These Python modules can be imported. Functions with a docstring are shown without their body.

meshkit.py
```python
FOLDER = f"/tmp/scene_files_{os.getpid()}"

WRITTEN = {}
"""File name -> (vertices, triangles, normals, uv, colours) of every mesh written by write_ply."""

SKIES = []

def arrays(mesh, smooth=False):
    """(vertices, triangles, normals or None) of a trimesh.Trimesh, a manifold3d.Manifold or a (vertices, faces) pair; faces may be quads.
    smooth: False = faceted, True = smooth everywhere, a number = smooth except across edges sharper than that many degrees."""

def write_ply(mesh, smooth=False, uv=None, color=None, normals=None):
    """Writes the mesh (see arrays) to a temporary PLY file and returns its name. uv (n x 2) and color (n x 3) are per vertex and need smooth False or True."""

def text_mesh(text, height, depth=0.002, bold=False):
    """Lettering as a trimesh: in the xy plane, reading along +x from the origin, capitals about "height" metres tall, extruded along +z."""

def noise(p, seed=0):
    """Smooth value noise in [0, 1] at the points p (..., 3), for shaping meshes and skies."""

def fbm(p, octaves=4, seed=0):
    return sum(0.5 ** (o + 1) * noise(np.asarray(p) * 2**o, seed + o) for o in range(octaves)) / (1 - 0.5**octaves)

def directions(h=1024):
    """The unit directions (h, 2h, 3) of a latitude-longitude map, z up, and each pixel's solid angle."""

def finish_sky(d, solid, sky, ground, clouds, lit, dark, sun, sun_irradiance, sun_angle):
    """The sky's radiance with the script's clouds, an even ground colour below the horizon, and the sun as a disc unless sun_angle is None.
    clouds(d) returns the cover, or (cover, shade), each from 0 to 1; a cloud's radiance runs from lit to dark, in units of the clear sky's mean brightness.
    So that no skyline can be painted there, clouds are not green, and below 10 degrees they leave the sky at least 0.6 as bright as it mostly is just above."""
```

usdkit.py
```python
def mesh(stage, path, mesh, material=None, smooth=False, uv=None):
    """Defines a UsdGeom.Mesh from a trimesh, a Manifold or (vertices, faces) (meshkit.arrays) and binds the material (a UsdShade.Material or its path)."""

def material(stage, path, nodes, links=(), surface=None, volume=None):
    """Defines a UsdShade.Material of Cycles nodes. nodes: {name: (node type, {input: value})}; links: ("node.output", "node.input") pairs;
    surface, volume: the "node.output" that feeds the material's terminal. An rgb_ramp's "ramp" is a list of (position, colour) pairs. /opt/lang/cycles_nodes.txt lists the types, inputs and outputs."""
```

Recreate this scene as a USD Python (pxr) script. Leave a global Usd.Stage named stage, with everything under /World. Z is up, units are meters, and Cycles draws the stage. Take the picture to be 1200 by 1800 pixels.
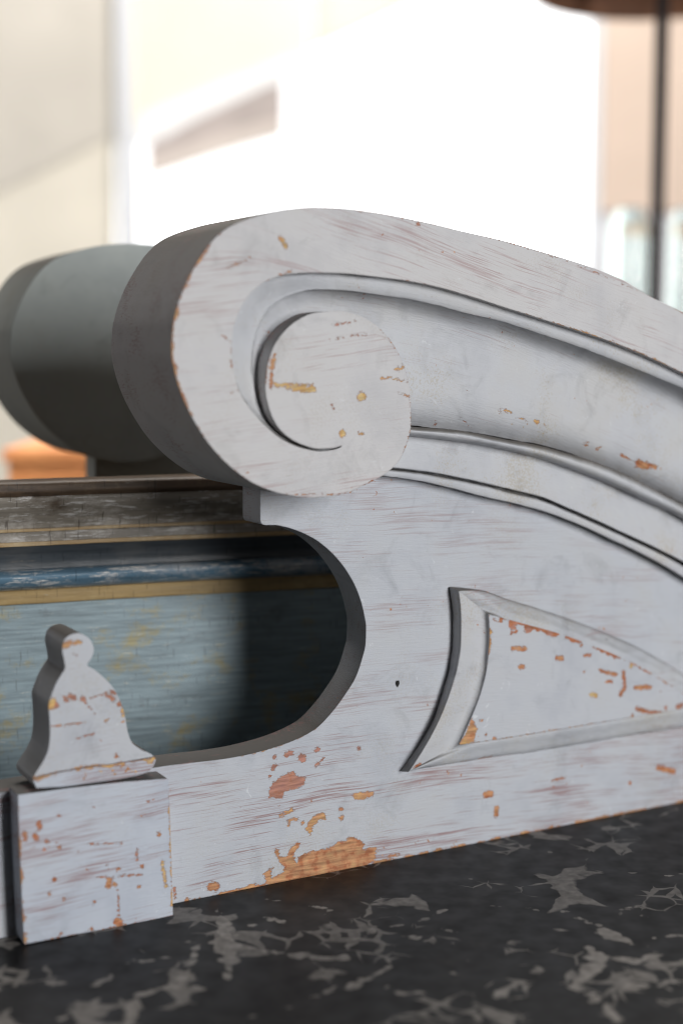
import math, numpy as np, trimesh, shapely, usdkit, meshkit
from shapely.geometry import Polygon
from scipy.spatial import Delaunay, cKDTree
from scipy.interpolate import PchipInterpolator, CubicSpline
from pxr import Usd, UsdGeom, UsdLux, UsdShade, Gf, Sdf, Vt

stage = Usd.Stage.CreateInMemory()
UsdGeom.SetStageUpAxis(stage, 'Z'); UsdGeom.SetStageMetersPerUnit(stage, 1.0)
UsdGeom.Xform.Define(stage, '/World')
UsdGeom.Scope.Define(stage, '/World/Looks')

# ------------------------------------------------------------------ camera
F, H, PITCH = 2500.0, 0.235, math.radians(6.4)
C = np.array([0, 0, H])
FW, UP, RT = np.array([0, math.cos(PITCH), -math.sin(PITCH)]), np.array([0, math.sin(PITCH), math.cos(PITCH)]), np.array([1., 0, 0])
cam = UsdGeom.Camera.Define(stage, '/World/camera')
cam.AddTranslateOp().Set(Gf.Vec3d(*C)); cam.AddRotateXOp().Set(90 - math.degrees(PITCH))
cam.CreateHorizontalApertureAttr(24.0); cam.CreateVerticalApertureAttr(36.0); cam.CreateFocalLengthAttr(50.0)
cam.CreateFStopAttr(3.8); cam.CreateFocusDistanceAttr(0.632)
cam.CreateExposureAttr(0.0)
cam.CreateClippingRangeAttr(Gf.Vec2f(0.02, 100))

# ------------------------------------------------------------------ lamps
def rect_light(name, pos, target, w, h, power, color):
    L = UsdLux.RectLight.Define(stage, '/World/' + name)
    z = np.array(pos, float) - np.array(target, float); z /= np.linalg.norm(z)
    x = np.cross([0, 0, 1.0], z); x /= np.linalg.norm(x); y = np.cross(z, x)
    m = Gf.Matrix4d(*[*x, 0, *y, 0, *z, 0, *pos, 1])
    L.AddTransformOp().Set(m)
    L.CreateWidthAttr(w); L.CreateHeightAttr(h); L.CreateIntensityAttr(power); L.CreateColorAttr(Gf.Vec3f(*color)); L.CreateNormalizeAttr(False)
    return L
MID = np.array([0.02, 0.6, 0.2])
KEYDIR = np.array([0.715, -0.69, 0.185]); KEYDIR /= np.linalg.norm(KEYDIR)
rect_light('key_window_light', MID + KEYDIR * 2.6, MID, 0.58, 1.40, 27.5, (0.985, 0.985, 0.985))
rect_light('ceiling_fill_light', (0.3, 0.1, 2.4), (0.0, 0.75, 0.1), 1.8, 1.8, 0.2, (0.96, 0.98, 1.0))
rect_light('left_fill_light', (-2.2, 0.75, 0.7), (0.0, 0.6, 0.2), 1.2, 1.2, 1.5, (1.0, 0.95, 0.93))
rect_light('back_shelf_light', (-0.5, 1.15, 0.45), (-0.2, 1.62, 0.0), 0.22, 0.22, 18.0, (1.0, 0.93, 0.85))
rect_light('yard_light', (0.3, 2.9, 2.3), (0.0, 5.0, 0.7), 2.6, 1.2, 9.5, (1.0, 0.98, 0.95))
rect_light('wall_light', (0.0, 1.5, 2.2), (0.1, 2.6, 0.4), 1.6, 0.8, 13.0, (1.0, 0.96, 0.91))

# ------------------------------------------------------------------ tracing: picture point -> point on a plane of the place
def ray(px, py):
    px, py = np.asarray(px, float), np.asarray(py, float)
    return FW + RT * ((px - 600) / F)[..., None] - UP * ((py - 900) / F)[..., None]
def on_table(px, py, z=0.0):
    d = ray(px, py); return C + d * ((z - H) / d[..., 2])[..., None]
def on_depth(px, py, y):
    d = ray(px, py); return C + d * (y / d[..., 1])[..., None]
class Frame:
    """A thing's own axes: x along its length, y into its back, z up, from its origin on the table."""
    def __init__(self, origin, yaw):
        self.o, self.yaw = np.array(origin, float), yaw
        self.U, self.W = np.array([math.cos(yaw), math.sin(yaw), 0]), np.array([-math.sin(yaw), math.cos(yaw), 0])
    def at(self, px, py, w):
        """-> (u, v) on the plane at depth w (w may be an array)."""
        d = ray(px, py)
        t = ((self.o - C) @ self.W + w) / (d @ self.W)
        P = C + d * t[..., None]
        return np.stack([(P - self.o) @ self.U, P[..., 2]], -1)
    def world(self, p):
        p = np.asarray(p, float); return self.o + p[..., :1] * self.U + p[..., 1:2] * self.W + p[..., 2:] * np.array([0, 0, 1.])
a0, a1 = on_table(310, 1588), on_table(1180, 1414)
PED = Frame(a0, math.atan2((a1 - a0)[1], (a1 - a0)[0]))

# ------------------------------------------------------------------ scene helpers
USED = {}
def path_for(name, parent):
    base = parent or '/World'
    n = USED.setdefault(base, {}); k = n.get(name, 0); n[name] = k + 1
    return f'{base}/{name}' if k == 0 else f'{base}/{name}_{k:03d}'
def tag(p, label=None, cat=None, group=None, kind=None):
    for k, v in (('label', label), ('category', cat), ('group', group), ('kind', kind)):
        if v: p.SetCustomDataByKey(k, v)
    return p
def thing(name, label, cat, origin=(0, 0, 0), yaw=0.0, group=None):
    x = UsdGeom.Xform.Define(stage, path_for(name, None))
    x.AddTranslateOp().Set(Gf.Vec3d(*map(float, origin))); x.AddRotateZOp().Set(math.degrees(yaw))
    return tag(x.GetPrim(), label, cat, group)
def put(name, v, f, mat, parent=None, n=None, attrs=None, label=None):
    path = path_for(name, str(parent.GetPath()) if parent else None)
    m = UsdGeom.Mesh.Define(stage, path)
    f = np.asarray(f)
    m.CreatePointsAttr(Vt.Vec3fArray.FromNumpy(np.asarray(v, np.float32)))
    m.CreateFaceVertexCountsAttr(Vt.IntArray.FromNumpy(np.full(len(f), f.shape[1], np.int32)))
    m.CreateFaceVertexIndicesAttr(Vt.IntArray.FromNumpy(f.astype(np.int32).ravel()))
    m.CreateSubdivisionSchemeAttr('none')
    if n is not None:
        m.CreateNormalsAttr(Vt.Vec3fArray.FromNumpy(np.asarray(n, np.float32))); m.SetNormalsInterpolation('vertex')
    for k, a in (attrs or {}).items():
        UsdGeom.PrimvarsAPI(m).CreatePrimvar(k, Sdf.ValueTypeNames.FloatArray, 'vertex').Set(Vt.FloatArray.FromNumpy(np.asarray(a, np.float32)))
    UsdShade.MaterialBindingAPI.Apply(m.GetPrim()).Bind(mat)
    if label: m.GetPrim().SetCustomDataByKey('label', label)
    return m.GetPrim()
def put_tm(name, tm, mat, parent=None, smooth=35, label=None):
    v, f, n = meshkit.arrays(tm, smooth); return put(name, v, f, mat, parent, n, None, label)

# ------------------------------------------------------------------ curves and solids
def resample(P, step, closed=False):
    P = np.asarray(P, float)
    if closed: P = np.vstack([P, P[:1]])
    L = np.r_[0, np.cumsum(np.linalg.norm(np.diff(P, axis=0), axis=1))]
    k = max(2, int(round(L[-1] / step)))
    s = np.linspace(0, L[-1], k + 1)
    Q = np.stack([np.interp(s, L, P[:, i]) for i in range(P.shape[1])], 1)
    return Q[:-1] if closed else Q
def smooth_line(P, n=None, step=4.0):
    """A smooth curve through traced points (picture pixels)."""
    P = np.asarray(P, float)
    L = np.r_[0, np.cumsum(np.linalg.norm(np.diff(P, axis=0), axis=1))]
    k = n or max(8, int(L[-1] / step))
    s = np.linspace(0, L[-1], k)
    return np.stack([PchipInterpolator(L, P[:, i])(s) for i in (0, 1)], 1) if len(P) > 2 else np.stack([np.interp(s, L, P[:, i]) for i in (0, 1)], 1)
def cap(poly, h, seed=3):
    """Triangulates a polygon with inner points about h apart."""
    poly = poly if poly.is_valid else poly.buffer(0)
    if poly.geom_type != 'Polygon': poly = max(poly.geoms, key=lambda g: g.area)
    rings = [np.array(poly.exterior.coords)[:-1]] + [np.array(r.coords)[:-1] for r in poly.interiors]
    B = np.vstack(rings)
    x0, y0, x1, y1 = poly.bounds
    gx, gy = np.meshgrid(np.arange(x0, x1, h), np.arange(y0, y1, h * .87))
    gx = gx + (np.arange(gy.shape[0]) % 2)[:, None] * h / 2
    G = np.stack([gx.ravel(), gy.ravel()], 1)
    G = G + np.random.default_rng(seed).uniform(-.12, .12, G.shape) * h
    G = G[shapely.contains_xy(poly, G[:, 0], G[:, 1])]
    d, _ = cKDTree(B).query(G); G = G[d > h * .55]
    V = np.vstack([B, G])
    T = Delaunay(V).simplices
    c = V[T].mean(1)
    T = T[shapely.contains_xy(poly, c[:, 0], c[:, 1])]
    e1, e2 = V[T[:, 1]] - V[T[:, 0]], V[T[:, 2]] - V[T[:, 0]]
    cr = e1[:, 0] * e2[:, 1] - e1[:, 1] * e2[:, 0]
    T = T[np.abs(cr) > 1e-14]; cr = cr[np.abs(cr) > 1e-14]
    T[cr < 0] = T[cr < 0][:, ::-1]
    return V, T, rings
def slab(poly, w0, w1, h=0.0016, chip=None, rows=6, dome=None, back=True, crease=38):
    """A board of outline poly in (u, v) between the depths w0 (front) and w1: own normals, sharp front edge. -> v, f, n, attrs"""
    V, T, rings = cap(poly, h)
    front = np.c_[V[:, 0], np.full(len(V), w0), V[:, 1]]
    if dome is not None: front[:, 1] += dome(V)
    vs, fs, ns, ch = [front], [T], [np.tile([0, -1., 0], (len(V), 1))], []
    if dome is not None:
        tm = trimesh.Trimesh(front, T, process=False); ns[0] = -tm.vertex_normals * np.sign(tm.vertex_normals[:, 1:2])
    base = len(V)
    if back:
        vb, tb, _ = cap(poly, max(h * 6, .006)) if False else (V, T, None)
        vs.append(np.c_[V[:, 0], np.full(len(V), w1), V[:, 1]]); fs.append(T[:, ::-1] + base); ns.append(np.tile([0, 1., 0], (len(V), 1))); base += len(V)
    side_edge = []
    for r in rings:
        if Polygon(r).exterior.is_ccw is False: r = r[::-1]
        if not np.array_equal(r, rings[0]) and not np.array_equal(r, rings[0][::-1]): r = r[::-1]   # holes run the other way
        e = np.roll(r, -1, 0) - r; L = np.linalg.norm(e, axis=1, keepdims=True); e = e / np.maximum(L, 1e-12)
        en = np.c_[e[:, 1], -e[:, 0]]                                  # outward
        prev = np.roll(en, 1, 0)
        sharp = (en * prev).sum(1) < math.cos(math.radians(crease))
        avg = en + prev; avg /= np.maximum(np.linalg.norm(avg, axis=1, keepdims=True), 1e-9)
        na = np.where(sharp[:, None], en, avg); nb = np.where(np.roll(sharp, -1)[:, None], en, np.roll(avg, -1, 0))
        ws = np.linspace(w0, w1, rows + 1)
        nx = np.roll(r, -1, 0)
        for k in range(rows):
            q = []
            for (P, N, w) in ((r, na, ws[k]), (nx, nb, ws[k]), (nx, nb, ws[k + 1]), (r, na, ws[k + 1])):
                vs.append(np.c_[P[:, 0], np.full(len(P), w), P[:, 1]]); ns.append(np.c_[N[:, 0], np.zeros(len(N)), N[:, 1]])
                q.append(base + np.arange(len(P))); base += len(P)
            fs.append(np.stack([q[0], q[2], q[1]], 1)); fs.append(np.stack([q[0], q[3], q[2]], 1))
    v, f, n = np.vstack(vs), np.vstack(fs), np.vstack(ns)
    tn = np.cross(v[f[:, 1]] - v[f[:, 0]], v[f[:, 2]] - v[f[:, 0]])
    flip = (tn * n[f[:, 0]]).sum(1) < 0
    f[flip] = f[flip][:, ::-1]
    chips = np.full(len(v), -5.0)
    if chip is not None:
        chips[:len(V)] = chip(V)
    tone = np.full(len(v), .5)
    if chip is not None and hasattr(chip, 'tone'): tone[:len(V)] = chip.tone
    return v, f, n, {'chip': chips, 'tone': tone}
def loft(rows, chip=None, wobble=1.0):
    """A skin over rows of points (k, m, 3), smooth."""
    R = np.asarray(rows); k, m = R.shape[:2]
    v = R.reshape(-1, 3); i = np.arange(k * m).reshape(k, m)
    f = np.stack([i[:-1, :-1], i[1:, :-1], i[1:, 1:], i[:-1, 1:]], -1).reshape(-1, 4)
    f = np.vstack([f[:, [0, 1, 2]], f[:, [0, 2, 3]]])
    ar = np.linalg.norm(np.cross(v[f[:, 1]] - v[f[:, 0]], v[f[:, 2]] - v[f[:, 0]]), axis=1); f = f[ar > 1e-13]
    n = np.zeros_like(v); fn = np.cross(v[f[:, 1]] - v[f[:, 0]], v[f[:, 2]] - v[f[:, 0]])
    for j in range(3): np.add.at(n, f[:, j], fn)
    n /= np.maximum(np.linalg.norm(n, axis=1, keepdims=True), 1e-15)
    if n[:, 1].mean() > 0: n = -n; f = f[:, ::-1]
    wob = (meshkit.fbm(v * 70, 2, 3) - .5) * .0009 + (meshkit.fbm(v * 330, 2, 4) - .5) * .00035      # carved by hand, not quite true
    v = v + n * wob[:, None] * wobble
    n = np.zeros_like(v); fn = np.cross(v[f[:, 1]] - v[f[:, 0]], v[f[:, 2]] - v[f[:, 0]])
    for j in range(3): np.add.at(n, f[:, j], fn)
    n /= np.maximum(np.linalg.norm(n, axis=1, keepdims=True), 1e-15)
    at = {'chip': np.full(len(v), -5.0), 'tone': np.full(len(v), .5)}
    if chip is not None:
        at['chip'] = chip(v[:, [0, 2]]); at['tone'] = chip.tone
    return v, f, n, at

class Chips:
    """Signed distance (in mm, positive inside) to the places where the paint is gone. Shapes are traced in the picture."""
    def __init__(self, frame, w, items, edges=()):
        self.s = []
        for it in items:
            kind, tone, r, pts = it
            q = frame.at(np.array(pts, float)[:, 0], np.array(pts, float)[:, 1], np.full(len(pts), w))
            mm = r / F * 0.6 / .93
            self.s.append((kind, tone, mm, q))
        self.edges = edges
    def __call__(self, V):
        best = np.full(len(V), -5.0); tone = np.full(len(V), .5)
        pts = shapely.points(V)
        for kind, t, r, q in self.s:
            if kind == 'poly':
                g = Polygon(q).buffer(0); d = np.where(shapely.contains(g, pts), 1, -1) * shapely.distance(g.boundary, pts) + r
            else:
                g = shapely.LineString(q) if len(q) > 1 else shapely.Point(q[0]); d = r - shapely.distance(g, pts)
            d = d * 1000
            m = d > best; best[m] = d[m]; tone[m] = t
        for line, r, t, amp, seed in self.edges:                           # worn edges: uneven strips along a traced line
            d = shapely.distance(shapely.LineString(line), pts)
            nz = meshkit.fbm(np.c_[V * 240, np.full(len(V), seed)], 3, seed)
            d = (r * (nz * 2.2 - 1.1 + amp) - d) * 1000
            m = d > best; best[m] = d[m]; tone[m] = np.broadcast_to(t, m.shape)[m]
        self.tone = tone
        return best

# ------------------------------------------------------------------ materials
def mat(name, nodes, links, surface='p.BSDF'):
    return usdkit.material(stage, '/World/Looks/' + name, nodes, links, surface=surface)
def plain(name, color, rough=.6, scale=20, vary=.25, bump=0.0, **kw):
    c = np.array(color)
    return mat(name, {'tc': ('texture_coordinate', {}), 'n': ('noise_texture', {'scale': float(scale), 'detail': 5.0}),
                      'r': ('rgb_ramp', {'ramp': [(.3, tuple(c * (1 - vary))), (.7, tuple(np.minimum(c * (1 + vary), .95)))]}),
                      'b': ('bump', {'strength': bump, 'distance': .001}), 'p': ('principled_bsdf', {'roughness': rough, **kw})},
               [('tc.object', 'n.vector'), ('n.fac', 'r.fac'), ('r.color', 'p.base_color'), ('n.fac', 'b.height'), ('b.normal', 'p.normal')])
def paint(name, grain=(0.0, 0.0), streak=.5, dust=.3, base=(.52, .535, .57), warm=(.50, .48, .44), streak_col=(.27, .155, .15), thr=.60, edge_bevel=.0010, mesh_attr=True, zfade=None, rimgrain=False):
    """Thin grey-white milk paint brushed over reddish wood: grain shows as fine streaks, dust lies in it, chips bare the wood."""
    ga, gb = grain
    N = {
        'tc': ('texture_coordinate', {}),
        'sx': ('separate_xyz', {}), 'q1': ('math', {'math_type': 'multiply_add', 'value2': gb, 'value3': ga}), 'q2': ('math', {'math_type': 'multiply'}), 'q3': ('math', {'math_type': 'add'}), 'rot': ('combine_xyz', {}),
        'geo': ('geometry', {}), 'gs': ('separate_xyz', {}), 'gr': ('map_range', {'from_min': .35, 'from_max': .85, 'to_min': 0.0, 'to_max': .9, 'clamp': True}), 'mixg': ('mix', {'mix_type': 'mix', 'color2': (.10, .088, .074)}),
        'scn': ('noise_texture', {'scale': 130.0, 'detail': 4.0, 'roughness': .7, 'distortion': 1.2}), 'scr': ('map_range', {'from_min': .66, 'from_max': .72, 'to_min': 0.0, 'to_max': .45, 'clamp': True}), 'mixw': ('mix', {'mix_type': 'mix', 'color2': (.70, .72, .74)}),
        # grain streaks
        'warpn': ('noise_texture', {'scale': 22.0, 'detail': 1.0}),
        'warps': ('vector_math', {'math_type': 'scale', 'scale': .0035}),
        'warp': ('vector_math', {'math_type': 'add'}),
        'ms': ('mapping', {'scale': (42.0, 300.0, 2500.0)}),
        'ns': ('noise_texture', {'scale': 1.0, 'detail': 3.0, 'roughness': .55, 'distortion': .25}),
        'mm': ('mapping', {'scale': (16.0, 50.0, 70.0)}),
        'nm': ('noise_texture', {'scale': 1.0, 'detail': 3.0}),
        'mmr': ('map_range', {'from_min': .38, 'from_max': .66, 'to_min': -.11, 'to_max': .07 + .06 * streak, 'clamp': True}),
        'sadd': ('math', {'math_type': 'add'}),
        'sr': ('map_range', {'from_min': thr, 'from_max': thr + .13, 'to_min': 0.0, 'to_max': .35 + .5 * streak, 'clamp': True}),
        # tone of the paint
        'nl': ('noise_texture', {'scale': 26.0, 'detail': 5.0, 'roughness': .62}),
        'lr': ('rgb_ramp', {'ramp': [(.34, tuple(np.array(base) * np.array([.90, .905, .92]))), (.50, base), (.66, tuple(np.array(base) * (1 - .5 * dust) + np.array(warm) * .5 * dust))]}),
        # dust specks
        'nd': ('noise_texture', {'scale': 1100.0, 'detail': 3.0}),
        'nd2': ('noise_texture', {'scale': 32.0, 'detail': 3.0}),
        'dm': ('math', {'math_type': 'multiply'}),
        'dr': ('map_range', {'from_min': .30, 'from_max': .42, 'to_min': 0.0, 'to_max': dust, 'clamp': True}),
        'mixd': ('mix', {'mix_type': 'mix', 'color2': tuple(np.array(warm) * np.array([.80, .74, .62]))}),
        'mixs': ('mix', {'mix_type': 'mix', 'color2': streak_col}),
        'p': ('principled_bsdf', {'roughness': .62, 'specular_ior_level': .32}),
        # relief
        'nb': ('noise_texture', {'scale': 1.0, 'detail': 4.0, 'roughness': .65}),
        'mb': ('mapping', {'scale': (160.0, 900.0, 1500.0)}),
        'bh': ('math', {'math_type': 'multiply_add', 'value2': -1.2}),
        'bv': ('bevel', {'samples': 6, 'radius': edge_bevel}),
        'b': ('bump', {'strength': .65, 'distance': .0003}),
        'smn': ('noise_texture', {'scale': 42.0, 'detail': 6.0, 'roughness': .68, 'distortion': .8}), 'smr': ('map_range', {'from_min': .56, 'from_max': .74, 'to_min': 1.0, 'to_max': .80, 'clamp': True}), 'mixsm': ('mix', {'mix_type': 'multiply', 'fac': 1.0}),
    }
    Lk = [('tc.object', 'sx.vector'), ('sx.x', 'q1.value1'), ('q1.value', 'q2.value1'), ('sx.x', 'q2.value2'), ('sx.z', 'q3.value1'), ('q2.value', 'q3.value2'), ('sx.x', 'rot.x'), ('sx.y', 'rot.y'), ('q3.value', 'rot.z'),
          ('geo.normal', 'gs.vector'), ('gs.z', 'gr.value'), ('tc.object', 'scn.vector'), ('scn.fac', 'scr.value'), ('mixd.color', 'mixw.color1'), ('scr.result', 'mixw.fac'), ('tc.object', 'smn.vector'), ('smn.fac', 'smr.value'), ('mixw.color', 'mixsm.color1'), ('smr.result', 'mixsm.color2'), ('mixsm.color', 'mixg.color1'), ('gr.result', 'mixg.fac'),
          ('rot.vector', 'warpn.vector'), ('warpn.color', 'warps.vector1'), ('rot.vector', 'warp.vector1'), ('warps.vector', 'warp.vector2'),
          ('warp.vector', 'ms.vector'), ('ms.vector', 'ns.vector'), ('warp.vector', 'mm.vector'), ('mm.vector', 'nm.vector'), ('nm.fac', 'mmr.value'),
          ('ns.fac', 'sadd.value1'), ('mmr.result', 'sadd.value2'), ('sadd.value', 'sr.value'),
          ('tc.object', 'nl.vector'), ('nl.fac', 'lr.fac'), ('tc.object', 'nd.vector'), ('tc.object', 'nd2.vector'), ('nd.fac', 'dm.value1'), ('nd2.fac', 'dm.value2'), ('dm.value', 'dr.value'),
          ('lr.color', 'mixd.color1'), ('dr.result', 'mixd.fac'), ('mixg.color', 'mixs.color1'), ('sr.result', 'mixs.fac'),
          ('warp.vector', 'mb.vector'), ('mb.vector', 'nb.vector'), ('bv.bevel', 'b.normal'), ('b.normal', 'p.normal')]
    if zfade:
        N['zf'] = ('map_range', {'from_min': .050, 'from_max': .085, 'to_min': 1.0, 'to_max': zfade, 'clamp': True}); N['zm'] = ('math', {'math_type': 'multiply'})
        Lk.remove(('sr.result', 'mixs.fac')); Lk += [('sx.z', 'zf.value'), ('sr.result', 'zm.value1'), ('zf.result', 'zm.value2'), ('zm.value', 'mixs.fac')]
    if rimgrain:
        N['rr_'] = ('math', {'math_type': 'multiply_add', 'value2': .45}); N['rs_'] = ('map_range', {'from_min': .279, 'from_max': .301, 'to_min': -.12, 'to_max': .27, 'clamp': True})
        N['q2'] = ('math', {'math_type': 'multiply'})
        Lk = [l for l in Lk if l[1] not in ('q1.value1', 'q2.value1')]; N.pop('q1')
        Lk += [('sx.x', 'rr_.value1'), ('sx.z', 'rr_.value3'), ('rr_.value', 'rs_.value'), ('rs_.result', 'q2.value1')]
    if mesh_attr:
        N.update({
            'ca': ('attribute', {'attribute': 'chip'}), 'ta': ('attribute', {'attribute': 'tone'}),
            'cn': ('noise_texture', {'scale': 900.0, 'detail': 5.0, 'roughness': .72}),
            'cm': ('mapping', {'scale': (.6, 1.0, 1.25)}),
            'cs': ('math', {'math_type': 'multiply_add', 'value2': 4.6, 'value3': -2.35}),
            'cadd': ('math', {'math_type': 'add'}),
            'cr': ('map_range', {'from_min': -.06, 'from_max': .10, 'clamp': True}),
            'wt': ('rgb_ramp', {'ramp': [(0.0, (.38, .18, .145)), (.25, (.42, .20, .14)), (.4, (.38, .13, .055)), (.55, (.50, .245, .12)), (.7, (.52, .29, .14)), (.9, (.60, .38, .13)), (1.0, (.62, .46, .22))]}),
            'wg': ('noise_texture', {'scale': 1.0, 'detail': 3.0}), 'wgm': ('mapping', {'scale': (90.0, 500.0, 900.0)}),
            'wgr': ('map_range', {'from_min': .3, 'from_max': .7, 'to_min': .60, 'to_max': 1.25, 'clamp': True}),
            'wmul': ('mix', {'mix_type': 'multiply', 'fac': 1.0}),
            'mixc': ('mix', {'mix_type': 'mix'}),
            'cin': ('map_range', {'from_min': .05, 'from_max': .50, 'clamp': True}), 'under': ('mix', {'mix_type': 'mix', 'color1': (.42, .23, .165)}),
        })
        N.update({'tn': ('noise_texture', {'scale': 260.0, 'detail': 3.0}), 'tj': ('math', {'math_type': 'multiply_add', 'value2': .9}), 'tk': ('math', {'math_type': 'subtract', 'value2': .45}),
            'mcn': ('noise_texture', {'scale': 330.0, 'detail': 4.0, 'roughness': .62}), 'mca': ('math', {'math_type': 'multiply_add', 'value2': .8}), 'mcr': ('map_range', {'from_min': .725, 'from_max': .76, 'to_min': 0.0, 'to_max': 6.5, 'clamp': True}), 'cmic': ('math', {'math_type': 'add'})})
        Lk += [('tc.object', 'tn.vector'), ('tn.fac', 'tj.value1'), ('ta.fac', 'tj.value3'), ('tj.value', 'tk.value1'), ('warp.vector', 'mcn.vector'), ('mmr.result', 'mca.value1'), ('mcn.fac', 'mca.value3'), ('mca.value', 'mcr.value'), ('ca.fac', 'cmic.value1'), ('mcr.result', 'cmic.value2'),
               ('warp.vector', 'cm.vector'), ('cm.vector', 'cn.vector'), ('cn.fac', 'cs.value1'), ('cmic.value', 'cadd.value1'), ('cs.value', 'cadd.value2'), ('cadd.value', 'cr.value'),
               ('tk.value', 'wt.fac'), ('warp.vector', 'wgm.vector'), ('wgm.vector', 'wg.vector'), ('wg.fac', 'wgr.value'), ('wt.color', 'wmul.color1'), ('wgr.result', 'wmul.color2'),
               ('mixs.color', 'mixc.color1'), ('cadd.value', 'cin.value'), ('cin.result', 'under.fac'), ('wmul.color', 'under.color2'), ('under.color', 'mixc.color2'), ('cr.result', 'mixc.fac'), ('mixc.color', 'p.base_color'),
               ('cr.result', 'bh.value1'), ('nb.fac', 'bh.value3'), ('bh.value', 'b.height')]
    else:
        Lk += [('mixs.color', 'p.base_color'), ('nb.fac', 'b.height')]
        N.pop('bh')
    return mat(name, N, Lk)

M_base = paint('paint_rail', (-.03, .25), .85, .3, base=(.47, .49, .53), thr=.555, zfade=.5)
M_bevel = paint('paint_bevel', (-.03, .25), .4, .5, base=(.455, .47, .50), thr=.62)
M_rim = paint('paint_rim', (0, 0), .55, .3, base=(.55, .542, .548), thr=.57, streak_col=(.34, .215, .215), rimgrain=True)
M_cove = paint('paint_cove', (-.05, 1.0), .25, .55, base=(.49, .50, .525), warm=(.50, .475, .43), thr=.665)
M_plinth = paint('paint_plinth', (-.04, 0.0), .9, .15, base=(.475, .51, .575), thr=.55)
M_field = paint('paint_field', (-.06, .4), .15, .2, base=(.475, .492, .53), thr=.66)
M_mate = paint('paint_old_mate', (0, 0), .2, .4, base=(.45, .485, .465), warm=(.42, .41, .35), thr=.66, mesh_attr=False)

# ------------------------------------------------------------------ traced outlines
WS, WB, WP = -0.030, 0.0175, -0.0118       # scroll face, board back, plinth face (metres from the board's face)
RIM_OUT = smooth_line([(1360, 640), (1275, 590), (1200, 549), (1145, 522), (1090, 490), (1025, 465), (950, 442), (880, 422), (815, 407), (745, 390), (650, 372), (600, 366), (550, 364), (500, 368), (450, 380), (400, 400),
    (370, 426), (345, 462), (325, 500), (312, 535), (303, 575), (301, 620), (307, 655), (320, 697), (342, 742), (372, 787), (410, 825), (450, 852), (500, 869), (550, 875), (600, 869),
    (640, 853), (675, 834), (700, 811), (715, 780), (722, 745), (722, 700), (714, 655), (695, 612), (665, 575), (630, 554), (595, 546), (555, 549), (522, 563), (496, 586), (478, 615), (468, 650), (466, 685), (472, 716), (487, 749), (506, 768), (532, 782), (560, 789), (583, 788), (601, 783)], step=3.0)
C1 = [(1360, 743), (1275, 698), (1200, 656), (1150, 632), (1075, 601), (1025, 584), (950, 560), (890, 541), (825, 520), (760, 502), (700, 491), (650, 485), (600, 480), (550, 479), (505, 482), (470, 493), (440, 516), (420, 548), (409, 585), (407, 620), (410, 650), (420, 686), (435, 712), (452, 734), (474, 756), (502, 776), (532, 788), (562, 793), (588, 790), (602, 784)]
C2 = [(1360, 772), (1275, 726), (1200, 683), (1150, 661), (1075, 631), (1025, 612), (950, 587), (890, 567), (825, 551), (760, 535), (700, 523), (650, 515), (600, 509), (553, 508), (512, 517), (484, 531), (463, 555), (450, 585), (444, 615), (442, 645), (445, 670), (450, 700), (459, 724), (470, 742), (485, 757), (507, 773), (534, 785), (562, 791), (588, 789), (602, 784)]
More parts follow.
